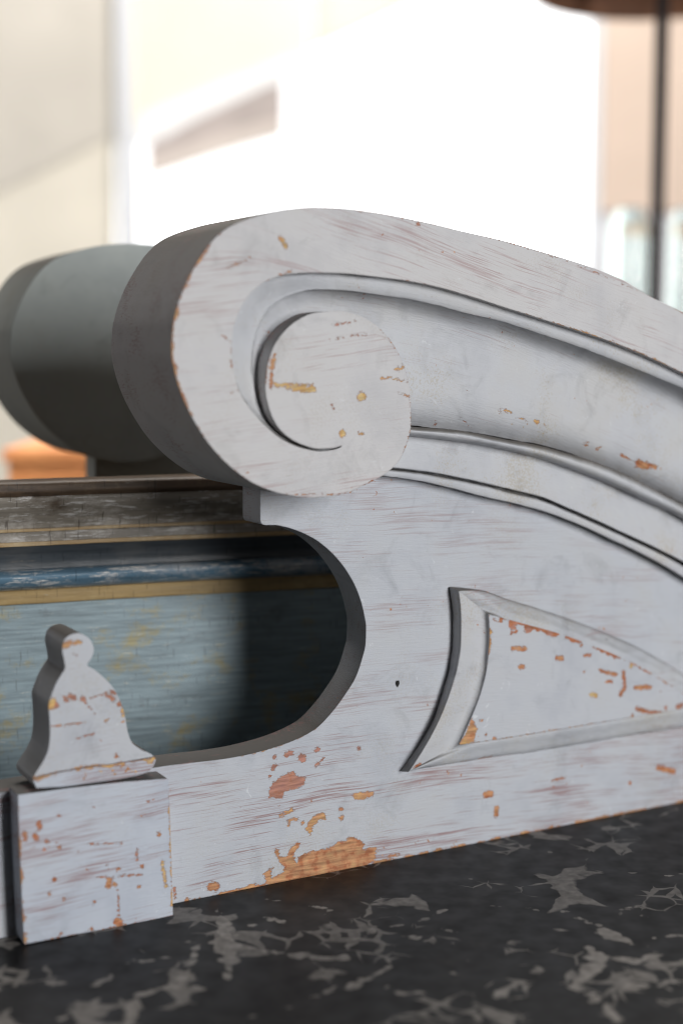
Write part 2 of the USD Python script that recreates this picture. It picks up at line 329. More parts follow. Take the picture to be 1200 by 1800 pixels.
CI = [(1360, 995), (1275, 930), (1200, 886), (1150, 860), (1075, 824), (1025, 805), (950, 782), (890, 771), (825, 759), (760, 752), (715, 747), (665, 742), (640, 715), (610, 700), (595, 690), (585, 680), (580, 675), (578, 672), (576, 672), (577, 675), (578, 680), (580, 690), (582, 700), (584, 715), (588, 730), (590, 745), (594, 760), (598, 770), (600, 778), (602, 783)]
def inner_line(n=None):
    return smooth_line(C1, n, step=3.0)
ped = thing('carved_pediment', 'grey-white chipped painted wood pediment with carved scroll, standing in front on dark marble', 'pediment', a0, PED.yaw)

def loop(px_pts, w, step=.0009, closed=True):
    p = np.asarray(px_pts, float)
    return resample(PED.at(p[:, 0], p[:, 1], np.full(len(p), w)), step, closed)
def chop(px_pts, w):
    p = np.asarray(px_pts, float); return PED.at(p[:, 0], p[:, 1], np.full(len(p), w))

# ---- scroll: rim and volute in one piece
outer = RIM_OUT; inner = inner_line()[::-1]
rim_uv = np.vstack([chop(outer, WS), chop(inner[1:], WS)])
rim_poly = Polygon(resample(rim_uv, .0009, True)).buffer(0)
if rim_poly.geom_type != 'Polygon': rim_poly = max(rim_poly.geoms, key=lambda g: g.area)
O = chop(RIM_OUT, WS)
def seg(px_pts): return chop(smooth_line(px_pts), WS)
left_edge = seg([(372, 424), (345, 462), (325, 500), (312, 535), (303, 575), (301, 620), (307, 655), (320, 697), (335, 728)])
c1uv = chop(smooth_line(C1), WS)
Y, OR, RO, RE = .9, .55, .1, .3
disc_chips = [('cap', Y, 3.5, [(505, 681), (530, 684)]), ('cap', .95, 4.5, [(534, 686), (552, 685)]), ('cap', Y, 3, [(484, 676), (548, 677)]), ('cap', Y, 7, [(633, 697), (637, 696)]), ('cap', Y, 6, [(602, 760), (602, 763)]), ('cap', .75, 3, [(630, 762), (636, 762)]),
              ('cap', .55, 2.5, [(483, 622), (478, 650), (476, 680)]), ('cap', .6, 3.5, [(481, 631), (476, 650)]), ('cap', .8, 3, [(696, 648), (708, 646)]), ('cap', .85, 1.5, [(668, 665), (690, 664), (712, 671)]), ('cap', .85, 2, [(700, 690), (720, 697)]),
              ('cap', RO, 1.5, [(585, 570), (625, 565)]), ('cap', RO, 1.2, [(590, 595), (645, 587)]), ('cap', .1, 1.4, [(583, 711), (587, 720)]), ('cap', .3, 1.5, [(407, 610), (409, 622)]), ('cap', .5, 2, [(406, 632), (408, 648)]),
              ('cap', .85, 4, [(493, 418), (502, 432)]), ('cap', RE, 2, [(470, 494), (473, 492)]), ('cap', .5, 1.5, [(490, 484), (512, 476)]), ('cap', .4, 1.5, [(705, 492), (770, 508)]), ('cap', .1, 2.5, [(733, 393), (738, 395)]),
              ('cap', .45, 4, [(640, 856), (655, 848)]), ('cap', .5, 1.4, [(440, 452), (400, 470)]), ('cap', .2, 1.0, [(404, 690), (470, 668)]), ('cap', .2, 1.0, [(390, 590), (425, 615)])]
rim_chips = Chips(PED, WS, disc_chips, edges=[(left_edge, .0013, .6, .62, 1), (seg([(400, 398), (372, 424), (345, 462)]), .0008, .3, .5, 2),
    (c1uv[: int(len(c1uv) * .36)], .0007, .75, .36, 3), (seg([(550, 364), (600, 366), (745, 390), (950, 442), (1145, 522), (1275, 590)]), .0004, .2, .22, 4),
    (seg([(345, 745), (410, 825), (500, 869), (600, 869)]), .0004, .5, .15, 8), (seg([(700, 811), (722, 745), (714, 655), (665, 575)]), .0004, .6, .25, 5), (seg([(478, 615), (468, 650), (466, 690)]), .0006, .4, .35, 6)])
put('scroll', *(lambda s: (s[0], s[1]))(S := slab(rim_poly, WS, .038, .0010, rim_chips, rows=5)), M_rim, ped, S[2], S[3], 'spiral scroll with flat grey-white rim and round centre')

# ---- carved hollow between rim and lower bead (wraps round the centre of the scroll)
n_st = 420
k = np.linspace(0, 1, len(C1)); kk = np.linspace(0, 1, n_st)
def spl(P): return np.stack([PchipInterpolator(k, np.array(P, float)[:, i])(kk) for i in (0, 1)], 1)
A1, A2, AI = spl(C1), spl(C2), spl(CI)
t_wrap = np.clip((kk * (len(C1) - 1) - 10) / 5.0, 0, 1)             # 0: open run on the right, 1: groove round the centre
t_soft = np.clip((kk * (len(C1) - 1) - 12.2) / 3.2, 0, 1)
t_tip = np.clip((kk * (len(C1) - 1) - 23) / 6.0, 0, 1)
prof_run = [(0, -.0228), (.03, -.0195), (.08, -.0160), (.16, -.0138), (.27, -.0130), (.42, -.0140), (.58, -.0158), (.72, -.0166), (.84, -.0156), (.93, -.0128), (1.0, -.0085)]
prof_wrap = [(0, -.0232), (.06, -.0212), (.13, -.0192), (.22, -.0182), (.32, -.0178), (.45, -.0176), (.6, -.0176), (.75, -.0176), (.87, -.0176), (.95, -.0176), (1.0, -.0176)]
def lerp(a, b, t): return a * (1 - t) + b * t
def row(f_px, w):  # f_px: (n,2) pixels, w (n,)
    q = PED.at(f_px[:, 0], f_px[:, 1], w); return np.c_[q[:, 0], w, q[:, 1]]
rows = []
shallow = lambda w: lerp(w, WS + .0012, t_tip * .9)
rows_f = [(A1, np.full(n_st, WS + .0002)), (A1, shallow(lerp(np.full(n_st, -.0262), -.0298, t_soft))), (lerp(A1, A2, .15), shallow(lerp(np.full(n_st, -.0260), -.0292, t_soft))), (lerp(A1, A2, .5), shallow(lerp(np.full(n_st, -.0262), -.0268, t_soft))), (lerp(A1, A2, .85), shallow(lerp(np.full(n_st, -.0258), -.0243, t_wrap))), (A2, shallow(np.full(n_st, -.0248)))]
fs = np.linspace(0, 1, 26)
pr = PchipInterpolator(*np.array(prof_run).T)(fs); pw = PchipInterpolator(*np.array(prof_wrap).T)(fs)
for i, f in enumerate(fs):
    rows_f.append((lerp(A2, AI, f), shallow(lerp(np.full(n_st, pr[i]), pw[i], t_wrap))))
fil = [row(p, w) for p, w in rows_f[:6]]
cov = [row(p, w) for p, w in rows_f[5:]]
cove_chips = Chips(PED, -.015, [('cap', .5, 4, [(1028, 779), (1032, 781)]), ('cap', .5, 3.5, [(1049, 789), (1051, 787)]), ('poly', .5, 1, [(1116, 820), (1119, 805), (1130, 812), (1156, 819), (1150, 824), (1132, 825)]), ('cap', .5, 3, [(1089, 799), (1101, 805)]), ('cap', .5, 1, [(1101, 805), (1118, 812)]),
    ('cap', .9, 3.2, [(938, 740), (944, 742)]), ('cap', .9, 2.2, [(923, 742), (925, 744)]), ('cap', .9, 2, [(953, 746), (957, 747)]), ('cap', .85, 2.6, [(881, 720), (896, 726)]), ('cap', .8, 2.2, [(871, 730), (877, 732)]), ('cap', .85, 2, [(868, 714), (874, 717)]), ('cap', .85, 1.6, [(900, 730), (922, 738)]),
    ('cap', 0, 1.3, [(770, 680), (830, 688)]), ('cap', 0, 1.2, [(736, 702), (770, 705)]), ('cap', 0, 1.4, [(766, 735), (776, 750)]), ('cap', 0, 1.4, [(808, 733), (835, 752)]), ('cap', 0, 1.4, [(862, 604), (880, 610)]), ('cap', 0, 1.6, [(622, 515), (630, 519)])])
v = loft(np.array(fil)); put('fillet_moulding', v[0], v[1], M_cove, ped, v[2], v[3])
v = loft(np.array(cov), cove_chips); put('hollow_moulding', v[0], v[1], M_cove, ped, v[2], v[3])

# ---- bead, second hollow and the two fillets below it: all run right from the scroll
def xline(P, xs): P = np.array(P, float); return np.stack([xs, PchipInterpolator(P[:, 0], P[:, 1])(xs)], 1)
xs = np.linspace(622, 1360, 260)
BT = xline([(600, 742), (665, 744), (722, 749), (790, 754), (840, 762), (890, 772), (940, 781), (1000, 797), (1050, 814), (1100, 835), (1150, 860), (1200, 886), (1275, 930), (1360, 995)], xs)
BB = xline([(600, 760), (665, 762), (719, 767), (790, 775), (840, 782), (890, 792), (940, 804), (1000, 824), (1075, 853), (1125, 877), (1187, 906), (1275, 960), (1360, 1022)], xs)
G1 = xline([(600, 815), (640, 816), (687, 822), (740, 828), (790, 837), (840, 847), (900, 862), (950, 874), (1000, 895), (1050, 917), (1100, 940), (1150, 963), (1200, 989), (1275, 1034), (1360, 1094)], xs)
G2 = xline([(600, 828), (640, 831), (672, 836), (740, 846), (790, 857), (840, 870), (890, 882), (950, 897), (1000, 915), (1050, 937), (1100, 960), (1150, 985), (1200, 1015), (1275, 1062), (1360, 1124)], xs)
one = np.ones(len(xs))
def strip(a, b, prof):
    return [row(lerp(a, b, f), one * w) for f, w in prof]
v = loft(np.array(strip(BT, BB, [(-1.2, .004), (-.5, .001), (-.05, -.0050), (0, -.0075), (.02, -.0105), (.15, -.0128), (.35, -.0142), (.55, -.0144), (.75, -.0132), (.92, -.0108), (1.0, -.0070)]))); put('bead_moulding', v[0], v[1], M_cove, ped, v[2], v[3])
v = loft(np.array(strip(BB, G1, [(0, -.0068), (.1, -.0064), (.3, -.0066), (.55, -.0074), (.8, -.0086), (.95, -.0092), (1.0, -.0092), (1.0, -.0046)]))); put('lower_hollow_moulding', v[0], v[1], M_cove, ped, v[2], v[3])
v = loft(np.array(strip(G1, G2, [(0, -.0044), (.18, -.0046), (.25, -.0062), (.6, -.0064), (.95, -.0062), (1.0, -.0056), (1.0, .0005)]))); put('lower_fillet', v[0], v[1], M_cove, ped, v[2], v[3])

# ---- board with the scooped opening; the carved corner panel is let into it
CUT = [(457, 840), (457, 876), (457, 914), (459, 920), (464, 923), (483, 923), (500, 926), (517, 931), (550, 946), (572, 962), (594, 984), (614, 1012), (628, 1040), (638, 1073), (643, 1104), (642, 1132), (636, 1158), (625, 1190), (605, 1223), (580, 1256), (555, 1281), (525, 1298), (492, 1311), (455, 1322), (420, 1330), (375, 1337), (330, 1342), (290, 1347)]
bottom_y = lambda x: 1588 - (np.asarray(x) - 310) * (174 / 870)
rail_top_left = [(200, 1362), (60, 1384), (-60, 1404), (-220, 1432)]
TRI_OUT = [(789, 1032), (793.5, 1060), (795.5, 1090), (795.5, 1121), (790, 1169), (777, 1217), (756, 1277), (728, 1321), (702, 1356)]
BAND_T = [(789, 1032), (832, 1036), (897, 1056), (983, 1083), (1048, 1107), (1113, 1135), (1157, 1159), (1200, 1186), (1280, 1236)]
BAND_B = [(702, 1356), (741, 1351), (810, 1340), (866, 1331), (940, 1321), (1070, 1299), (1200, 1279), (1280, 1267)]
outline = [(-220, bottom_y(-220)), (1360, bottom_y(1360)), (1360, 900), (1200, 815), (1000, 715), (840, 670), (740, 660), (640, 690), (560, 760), (457, 815)]
board_px = [np.array(outline), smooth_line(CUT, step=3.0), np.array(rail_top_left)]
board_uv = np.vstack([chop(p, 0.0) for p in board_px])
board_poly = Polygon(resample(board_uv, .0010, True)).buffer(0)
tri_hole = Polygon(resample(chop(np.vstack([smooth_line(TRI_OUT, 40), smooth_line(BAND_B, 40)[1:], smooth_line(BAND_T, 40)[::-1][:-1]]), 0.0), .0010, True)).buffer(0)
board_poly = board_poly.difference(tri_hole)
Z = lambda x, y: (400 + x * .3, 1300 + y * .3)
big = [Z(*p) for p in [(225, 845), (208, 790), (240, 760), (265, 752), (248, 790), (262, 812), (325, 780), (330, 745), (305, 725), (275, 660), (280, 640), (298, 650), (305, 690), (345, 690), (360, 650), (400, 605), (425, 605), (410, 640), (390, 660), (392, 700), (405, 730), (415, 690), (470, 660), (560, 645), (610, 630), (650, 600), (690, 605), (700, 580), (740, 570), (800, 610), (790, 645), (870, 630), (865, 700), (800, 760), (700, 790), (450, 850)]]
mid = [Z(*p) for p in [(240, 340), (250, 270), (300, 225), (345, 200), (390, 185), (400, 215), (455, 220), (450, 265), (415, 285), (330, 305), (320, 350)]]
p3 = [Z(*p) for p in [(725, 320), (790, 310), (850, 310), (855, 335), (810, 345), (765, 360), (740, 345)]]
p4 = [Z(*p) for p in [(455, 525), (480, 480), (520, 435), (570, 430), (575, 470), (530, 475), (500, 515), (485, 560), (470, 545)]]
cz = lambda t, r, *p: ('cap', t, r * .3, [Z(*q) for q in p])
board_chips = Chips(PED, 0.0, [('poly', .55, .4, big), ('poly', .2, .4, mid), ('poly', .66, .4, p3), ('poly', .66, .4, p4), cz(.1, 15, (275, 105)), ('poly', .12, .4, [Z(*q) for q in [(318, 95), (370, 60), (392, 90), (350, 106)]]), cz(.1, 23, (432, 105), (440, 115)), cz(.1, 15, (520, 66), (530, 60)), cz(.12, 9, (515, 156), (560, 114)), cz(.12, 15, (262, 175), (275, 155)), cz(.2, 11, (248, 218)), cz(.12, 15, (770, 55)),
    cz(.66, 12, (308, 450), (380, 412)), cz(.66, 9, (350, 478), (410, 467)), cz(.66, 12, (440, 490)), cz(.7, 10, (357, 502)), cz(.6, 16, (665, 408)), cz(.6, 16, (668, 460)), cz(.55, 9, (935, 690), (1000, 675)),
    ('cap', .5, 7, [(854, 1397), (862, 1397)]), ('cap', .6, 6, [(872, 1422), (872, 1432)]), ('cap', .5, 6, [(1156, 1350), (1184, 1357)]), ('cap', .45, 5, [(1107, 1377)]), ('cap', .5, 8, [(371, 1559), (379, 1559)]), ('cap', .5, 3, [(326, 1584), (334, 1582)]), ('cap', .3, 2.5, [(306, 1560), (308, 1578)]),
    ('cap', .4, 2, [(590, 1500), (620, 1496)]), ('cap', .3, 2, [(970, 1372), (995, 1367)])],
    edges=[(chop([(x, bottom_y(x)) for x in (390, 700, 1000, 1360)], 0.0), .0016, .6, .40, 11), (chop([(x, bottom_y(x)) for x in (300, 400)], 0.0), .0007, .6, .1, 12), (chop(CUT[20:25], 0.0), .0005, .75, .35, 13)])
S = slab(board_poly, 0.0, WB, .0009, board_chips, rows=4)
put('board', S[0], S[1], M_base, ped, S[2], S[3], 'flat backing board with scooped opening and orange bare-wood patches')

# ---- carved corner panel: scooped frame round a raised field with bare spots
HF = -.0055
FIELD_L = [(858, 1080), (860, 1113), (855.5, 1173), (845, 1217), (827, 1264), (806, 1310)]
FIELD_T = [(858, 1080), (918, 1097), (983, 1115), (1048, 1139), (1113, 1167), (1157, 1191), (1200, 1217), (1260, 1253)]
FIELD_B = [(806, 1310), (897, 1297), (983, 1282), (1113, 1262), (1200, 1247), (1260, 1238)]
def cross(P): return smooth_line(P, 60)
tip = (1232, 1240)
FT = [(858, 1080), (918, 1096), (983, 1114), (1048, 1138), (1113, 1166), (1157, 1191), (1200, 1219), tip]
FB = [(806, 1310), (897, 1297), (983, 1283), (1113, 1261), (1200, 1246), tip]
fp = np.vstack([cross(FT), cross(FB)[::-1][1:], cross(FIELD_L)[::-1][1:-1]])
field_poly = Polygon(resample(chop(fp, HF), .0010, True)).buffer(0)
Q = lambda x, y: (680 + x * .4333, 1000 + y * .4333)
cq = lambda t, r, *p: ('cap', t, r * .4333, [Q(*q) for q in p])
field_chips = Chips(PED, HF, [cq(.3, 8, (505, 260), (525, 255)), cq(.55, 10, (508, 322), (562, 325)), cq(.6, 11, (540, 398), (552, 398)), cq(.4, 12, (690, 362), (710, 364)), cq(.35, 8, (800, 352), (825, 350)), cq(.5, 7, (800, 418)), cq(.5, 8, (862, 412), (930, 430)), cq(.45, 11, (958, 420), (965, 480), (946, 512)), cq(.45, 11, (1008, 484), (1068, 480)), cq(.35, 10, (1012, 568), (1050, 580), (1110, 588)), cq(.35, 11, (1130, 565)), cq(.35, 8, (995, 595)), cq(.5, 8, (890, 458), (912, 458)), cq(.92, 11, (825, 510), (848, 514)), cq(.92, 12, (990, 395)), cq(.4, 13, (1178, 560), (1195, 555)), cq(.3, 5, (1110, 498)),
    ('poly', .6, .4, [Q(*q) for q in [(282, 722), (318, 670), (343, 605), (366, 650), (350, 705)]]), cq(.55, 6, (378, 618), (386, 615)), cq(.55, 7, (432, 690), (440, 686)), cq(.5, 6, (400, 675)), cq(.8, 5, (510, 688), (570, 676))],
    edges=[(chop([(875, 1086), (918, 1097), (983, 1115), (1048, 1139), (1080, 1152)], HF), .0036, .35, .40, 21), (chop([(1040, 1137), (1113, 1167), (1200, 1217)], HF), .0012, .4, .25, 24), (chop([(859, 1080), (861, 1113), (856, 1173)], HF), .0016, .68, .35, 22), (chop(FB[:4], HF), .0006, .75, .3, 23)])
S = slab(field_poly, HF, .004, .0008, field_chips, rows=3)
put('raised_panel', S[0], S[1], M_field, ped, S[2], S[3], 'pointed raised panel with many bare wood spots')
# left scoop: upright outer edge, then a hollow, rising again to the field
TRI_IN = [(805, 1038), (808, 1060), (809.5, 1090), (809, 1130), (803, 1173), (790, 1217), (767, 1273), (741, 1321), (717, 1357)]
n2 = 70
o_, i_, f_ = smooth_line(TRI_OUT, n2), smooth_line(TRI_IN, n2), smooth_line(FIELD_L, n2)
on = np.ones(n2)
v = loft(np.array([row(o_, on * .0005), row(o_, on * -.0004)] + [row(lerp(o_, i_, q), on * w) for q, w in ((.33, -.0022), (.66, -.0044), (1.0, -.0066))] + [row(lerp(i_, f_, q), on * w) for q, w in ((.05, -.0068), (.2, -.0058), (.4, -.0042), (.58, -.0031), (.72, -.0027), (.84, -.0031), (.94, -.0043), (1.0, HF + .0002))]),
         Chips(PED, -.004, [('cap', .35, 6, [(724, 1350), (735, 1344)]), ('cap', 0, 2.5, [(842, 1164), (842, 1167)])]))
put('panel_scoop', v[0], v[1], M_cove, ped, v[2], v[3])
n3 = 110
on3 = np.ones(n3)
scoop_w = PchipInterpolator([0, .05, .2, .4, .58, .72, .84, .94, 1.0], [-.0066, -.0068, -.0058, -.0042, -.0031, -.0027, -.0031, -.0043, HF + .0002])
near = np.clip(np.linspace(0, 1, n3) / .10, 0, 1); near = near * near * (3 - 2 * near)
top_w = PchipInterpolator([0, .08, .4, .8, 1], [-.0008, -.0014, -.0030, -.0048, HF + .0004])
bot_w = PchipInterpolator([0, .1, .5, .9, 1], [-.0008, -.0022, -.0038, -.0052, HF + .0004])
BT_, FT_ = smooth_line([(805, 1038)] + BAND_T[1:], n3), smooth_line([(858, 1080), *FT[1:]], n3)
v = loft(np.array([row(smooth_line(BAND_T, n3), on3 * .0006), row(smooth_line(BAND_T, n3), on3 * -.0006)] + [row(lerp(BT_, FT_, q), lerp(scoop_w(q), top_w(q), near)) for q in np.linspace(0, 1, 14)]))
put('panel_bevel', v[0], v[1], M_bevel, ped, v[2], v[3])
BB_, FB_ = smooth_line([(717, 1357), *BAND_B[1:]], n3), smooth_line(FB, n3)
v = loft(np.array([row(lerp(FB_, BB_, q), lerp(scoop_w(1 - q), bot_w(1 - q), near)) for q in np.linspace(0, 1, 14)] + [row(smooth_line(BAND_B, n3), on3 * -.0002), row(smooth_line(BAND_B, n3), on3 * .0008)]),
         Chips(PED, -.002, [('cap', .4, 2.6, [(843, 1334), (866, 1331)]), ('cap', .4, 2.2, [(812, 1340), (826, 1338)])]))
put('panel_bevel', v[0], v[1], M_bevel, ped, v[2], v[3])
# worm holes
for (px, py, r, w) in ((698, 1201, .0011, 0.0), (1064, 1127, .0009, -.0024)):
    c = chop([(px, py)], w)[0]
    th = np.linspace(0, 2 * np.pi, 13)[:-1]
    ring = np.c_[c[0] + r * np.cos(th) * .9, np.full(12, w - .00035), c[1] + r * 1.35 * np.sin(th) * (1 + .2 * np.sin(3 * th))]
    M_hole = plain('worm_hole_dark' + str(px), (.012, .011, .010), .9, 50)
    vv = np.vstack([ring, [[c[0], w - .00025, c[1]]]]); ff = np.array([[i, 12, (i + 1) % 12] for i in range(12)])
    put('worm_hole', vv, ff, M_hole, ped)

# ---- plinth block and finial
pl_px = [(31, 1398), (120, 1386), (215, 1375), (296, 1369), (299, 1450), (302, 1540), (304, 1612), (220, 1628), (130, 1644), (42, 1661), (37, 1560), (33, 1470)]
pl_poly = Polygon(resample(chop(pl_px, WP), .0010, True))
plc = lambda t, r, *p: ('cap', t, r, list(p))
plinth_chips = Chips(PED, WP, [plc(.5, 7, (206, 1620), (210, 1626)), plc(.55, 6, (190, 1558), (192, 1550)), plc(.55, 4.5, (201, 1556)), plc(.5, 4, (207, 1528)), plc(.4, 4.5, (68, 1448), (70, 1456)), plc(.4, 4.5, (61, 1468), (64, 1474)), plc(.4, 3.5, (83, 1480)), plc(.45, 4, (105, 1490)), plc(.3, 2, (240, 1493), (242, 1515)), plc(.45, 4, (279, 1467)), plc(.35, 3, (189, 1520)), plc(.5, 3.6, (250, 1524)), plc(.45, 4, (95, 1547)), plc(.5, 4.2, (87, 1572)), plc(.55, 3.4, (113, 1581)), plc(.55, 3.6, (165, 1587)), plc(.45, 3, (106, 1642)), plc(.6, 3.6, (160, 1633)), plc(.3, 3, (103, 1435)), plc(.3, 3, (260, 1409)), plc(.4, 1.6, (207, 1565), (209, 1612)), plc(.5, 3, (245, 1560)), plc(.3, 2, (165, 1420)), plc(.9, 3, (285, 1515), (292, 1560)), plc(.35, 1.4, (150, 1484), (215, 1483)), plc(.35, 1.4, (170, 1543), (250, 1538)), plc(.5, 3, (220, 1628)), plc(.45, 4, (45, 1475), (43, 1465))],
    edges=[(chop([(33, 1470), (36, 1540), (42, 1655)], WP), .0020, .62, .36, 31), (chop([(31, 1400), (33, 1480)], WP), .0008, .3, .4, 32), (chop([(297, 1395), (299, 1450), (302, 1540), (304, 1590)], WP), .0013, .85, .42, 33), (chop([(42, 1661), (130, 1644), (304, 1612)], WP), .0006, .45, .3, 34)])
S = slab(pl_poly, WP, .0004, .0008, plinth_chips, rows=3)
put('plinth_block', S[0], S[1], M_plinth, ped, S[2], S[3], 'square block under the finial, orange wear along its edges')
FIN = [(64, 1385), (57, 1371), (64, 1357), (77, 1336), (85, 1315), (87.5, 1290), (86.5, 1261), (85, 1240), (91, 1219), (99, 1200), (108, 1185), (114, 1174), (112, 1160), (109, 1143), (111, 1129), (120, 1118), (136, 1113), (152, 1119), (162, 1131), (165, 1143), (161, 1157), (153, 1169), (165, 1177), (184, 1193), (200, 1211), (212, 1235), (220, 1261), (224, 1285), (232, 1306), (246, 1317), (269, 1329), (273, 1337), (268, 1349), (256, 1359), (227, 1367), (160, 1377), (107, 1383)]
WFN = -.0112
fin_poly = Polygon(resample(chop(np.vstack([smooth_line(FIN, step=2.0)]), WFN), .0008, True)).buffer(0)
Kf = lambda x, y: (x * .2667, 1080 + y * .2667)
ck = lambda t, r, *p: ('cap', t, r * .2667, [Kf(*q) for q in p])
fin_chips = Chips(PED, WFN, [ck(.75, 20, (425, 205), (460, 190)), ck(.7, 12, (460, 190), (530, 185)), ck(.9, 26, (335, 600), (345, 580)), ck(.3, 16, (365, 590), (375, 600)), ck(.25, 14, (460, 540), (488, 552)), ck(.25, 14, (540, 550), (552, 562)), ck(.25, 15, (700, 530), (745, 565)), ck(.25, 15, (740, 510), (752, 522)), ck(.3, 14, (780, 590), (800, 600)), ck(.95, 12, (808, 620), (812, 665)), ck(.6, 11, (700, 700), (715, 698)), ck(.6, 10, (810, 708)), ck(.55, 13, (765, 930), (768, 936)), ck(.25, 12, (425, 555), (435, 570)), ck(.2, 5, (600, 555), (690, 525)), ck(.15, 4, (480, 268), (520, 268)), ck(.15, 4, (500, 820), (620, 785)),
    ck(.5, 4, (335, 740), (560, 715)), ck(.2, 4, (560, 580), (630, 660))],
    edges=[(chop([Kf(215, 1085), Kf(330, 1050), Kf(440, 1020), Kf(560, 1005), Kf(700, 995), Kf(850, 975), Kf(1010, 965)], WFN), .0009, .72, .45, 41)])
dome = lambda V: .0012 * (1 - np.clip((V[:, 1] - fin_poly.bounds[1]) / .009, 0, 1)) * -1.0
S = slab(fin_poly, WFN, .0112, .0007, fin_chips, rows=5)
put('finial', S[0], S[1], M_field, ped, S[2], S[3], 'small flat vase-shaped finial with round knob')

FOOT = [(57, 1371), (83, 1363), (110, 1357), (150, 1350), (200, 1344), (240, 1337), (272, 1331), (274, 1337), (269, 1349), (257, 1359), (227, 1367), (160, 1377), (107, 1384), (64, 1386)]
foot_poly = Polygon(resample(chop(FOOT, WFN - .0012), .0008, True)).buffer(0)
foot_chips = Chips(PED, WFN - .0012, [ck(.6, 10, (800, 1005), (815, 998)), ck(.8, 14, (980, 972), (1000, 968))], edges=[(chop(FOOT[:7], WFN - .0012), .0012, .74, .62, 42)])
S = slab(foot_poly, WFN - .0012, WFN + .004, .0007, foot_chips, rows=2)
put('finial_foot', S[0], S[1], M_plinth, ped, S[2], S[3])

# ------------------------------------------------------------------ the matching pediment behind, its plain back towards us
yaw2 = math.radians(27)
cen = on_depth(np.array(165.), np.array(612.), 0.795)
MATE_S = 1.0
main_c = chop([(512, 620)], WS)[0]
mo = cen - main_c[0] * np.array([math.cos(yaw2), math.sin(yaw2), 0]); mo[2] = 0
mate = thing('carved_pediment', 'dull grey-green pediment standing behind the blue panel, plain back showing, in shade', 'pediment', mo, yaw2)
mscroll = Polygon(resample(chop(np.vstack([RIM_OUT[: int(np.argmax(RIM_OUT[:, 1] > 874)) + 40], [(700, 811), (722, 745), (800, 700), (1000, 760), (1200, 900), (1360, 1000)]]), WS), .0012, True)).buffer(0)
if mscroll.geom_type != 'Polygon': mscroll = max(mscroll.geoms, key=lambda g: g.area)
S = slab(mscroll, -.022, .046, .004, rows=4)
S = list(S); put('scroll', S[0], S[1], M_mate, mate, S[2])
mb = Polygon(resample(np.vstack([chop(p, 0.0) for p in board_px]), .0016, True)).buffer(0)
S = slab(mb, .002, .0195, .005, rows=3)
put('board', S[0], S[1], M_mate, mate, S[2])

# ------------------------------------------------------------------ blue painted cornice board between them
PANEL = Frame(on_depth(np.array(400.), np.array(1100.), 0.70) * np.array([1, 1, 0]), math.radians(18.5))
def aged(name, base, stain, worn, dark, streak=1.0, rough=.38, crack=.5, worn_at=.60):
    return mat(name, {
        'tc': ('texture_coordinate', {}),
        'm1': ('mapping', {'scale': (30.0, 40.0, 44.0)}), 'n1': ('noise_texture', {'scale': 1.0, 'detail': 8.0, 'roughness': .72}),
        'r1': ('rgb_ramp', {'ramp': [(.28, dark), (.44, base), (.53, base), (.64, stain)]}),
        'm2': ('mapping', {'scale': (85.0, 300.0, 560.0)}), 'n2': ('noise_texture', {'scale': 1.0, 'detail': 5.0, 'roughness': .7}),
        'mr2': ('map_range', {'from_min': worn_at, 'from_max': worn_at + .10, 'to_max': .85, 'clamp': True}),
        'x2': ('mix', {'mix_type': 'mix', 'color2': worn}),
        'm3': ('mapping', {'scale': (900.0, 100.0, 85.0)}), 'n3': ('noise_texture', {'scale': 1.0, 'detail': 3.0, 'roughness': .5}),
        'mr3': ('map_range', {'from_min': .635, 'from_max': .70, 'to_max': crack, 'clamp': True}),
        'x3': ('mix', {'mix_type': 'mix', 'color2': tuple(np.array(dark) * .5)}),
        'm4': ('mapping', {'scale': (30.0, 200.0, 500.0)}), 'n4': ('noise_texture', {'scale': 1.0, 'detail': 4.0}),
        'mr4': ('map_range', {'from_min': .3, 'from_max': .7, 'to_min': .70, 'to_max': 1.2}),
        'x4': ('mix', {'mix_type': 'multiply', 'fac': streak}),
        'b': ('bump', {'strength': .5, 'distance': .0006}),
        'p': ('principled_bsdf', {'roughness': rough, 'specular_ior_level': .5}),
    }, [('tc.object', 'm1.vector'), ('m1.vector', 'n1.vector'), ('n1.fac', 'r1.fac'), ('tc.object', 'm2.vector'), ('m2.vector', 'n2.vector'), ('n2.fac', 'mr2.value'), ('r1.color', 'x2.color1'), ('mr2.result', 'x2.fac'),
        ('tc.object', 'm3.vector'), ('m3.vector', 'n3.vector'), ('n3.fac', 'mr3.value'), ('x2.color', 'x3.color1'), ('mr3.result', 'x3.fac'), ('tc.object', 'm4.vector'), ('m4.vector', 'n4.vector'), ('n4.fac', 'mr4.value'),
        ('x3.color', 'x4.color1'), ('mr4.result', 'x4.color2'), ('x4.color', 'p.base_color'), ('n2.fac', 'b.height'), ('b.normal', 'p.normal')])
A_blue = aged('aged_blue', (.235, .305, .335), (.335, .30, .17), (.52, .52, .47), (.15, .175, .185), .95, .45, .6, .61)
A_brown = aged('aged_brown', (.12, .078, .048), (.24, .16, .09), (.30, .26, .22), (.035, .026, .02), 1, .45, .6, .66)
A_grey = aged('aged_grey', (.235, .21, .175), (.42, .39, .35), (.62, .60, .58), (.085, .06, .04), .9, .34, .6, .545)
A_gilt = aged('aged_gilt', (.40, .27, .13), (.50, .38, .22), (.55, .47, .34), (.18, .11, .05), .8, .42, .5, .62)
A_slate = aged('aged_slate', (.070, .080, .090), (.10, .105, .11), (.26, .23, .19), (.03, .035, .045), .9, .36, .5, .66)
A_bead = aged('aged_bead', (.10, .18, .25), (.30, .33, .36), (.70, .67, .63), (.05, .09, .13), .9, .30, .6, .545)
A_ochre = aged('aged_ochre', (.33, .225, .09), (.40, .29, .13), (.36, .35, .28), (.17, .11, .045), .8, .5, .5, .66)
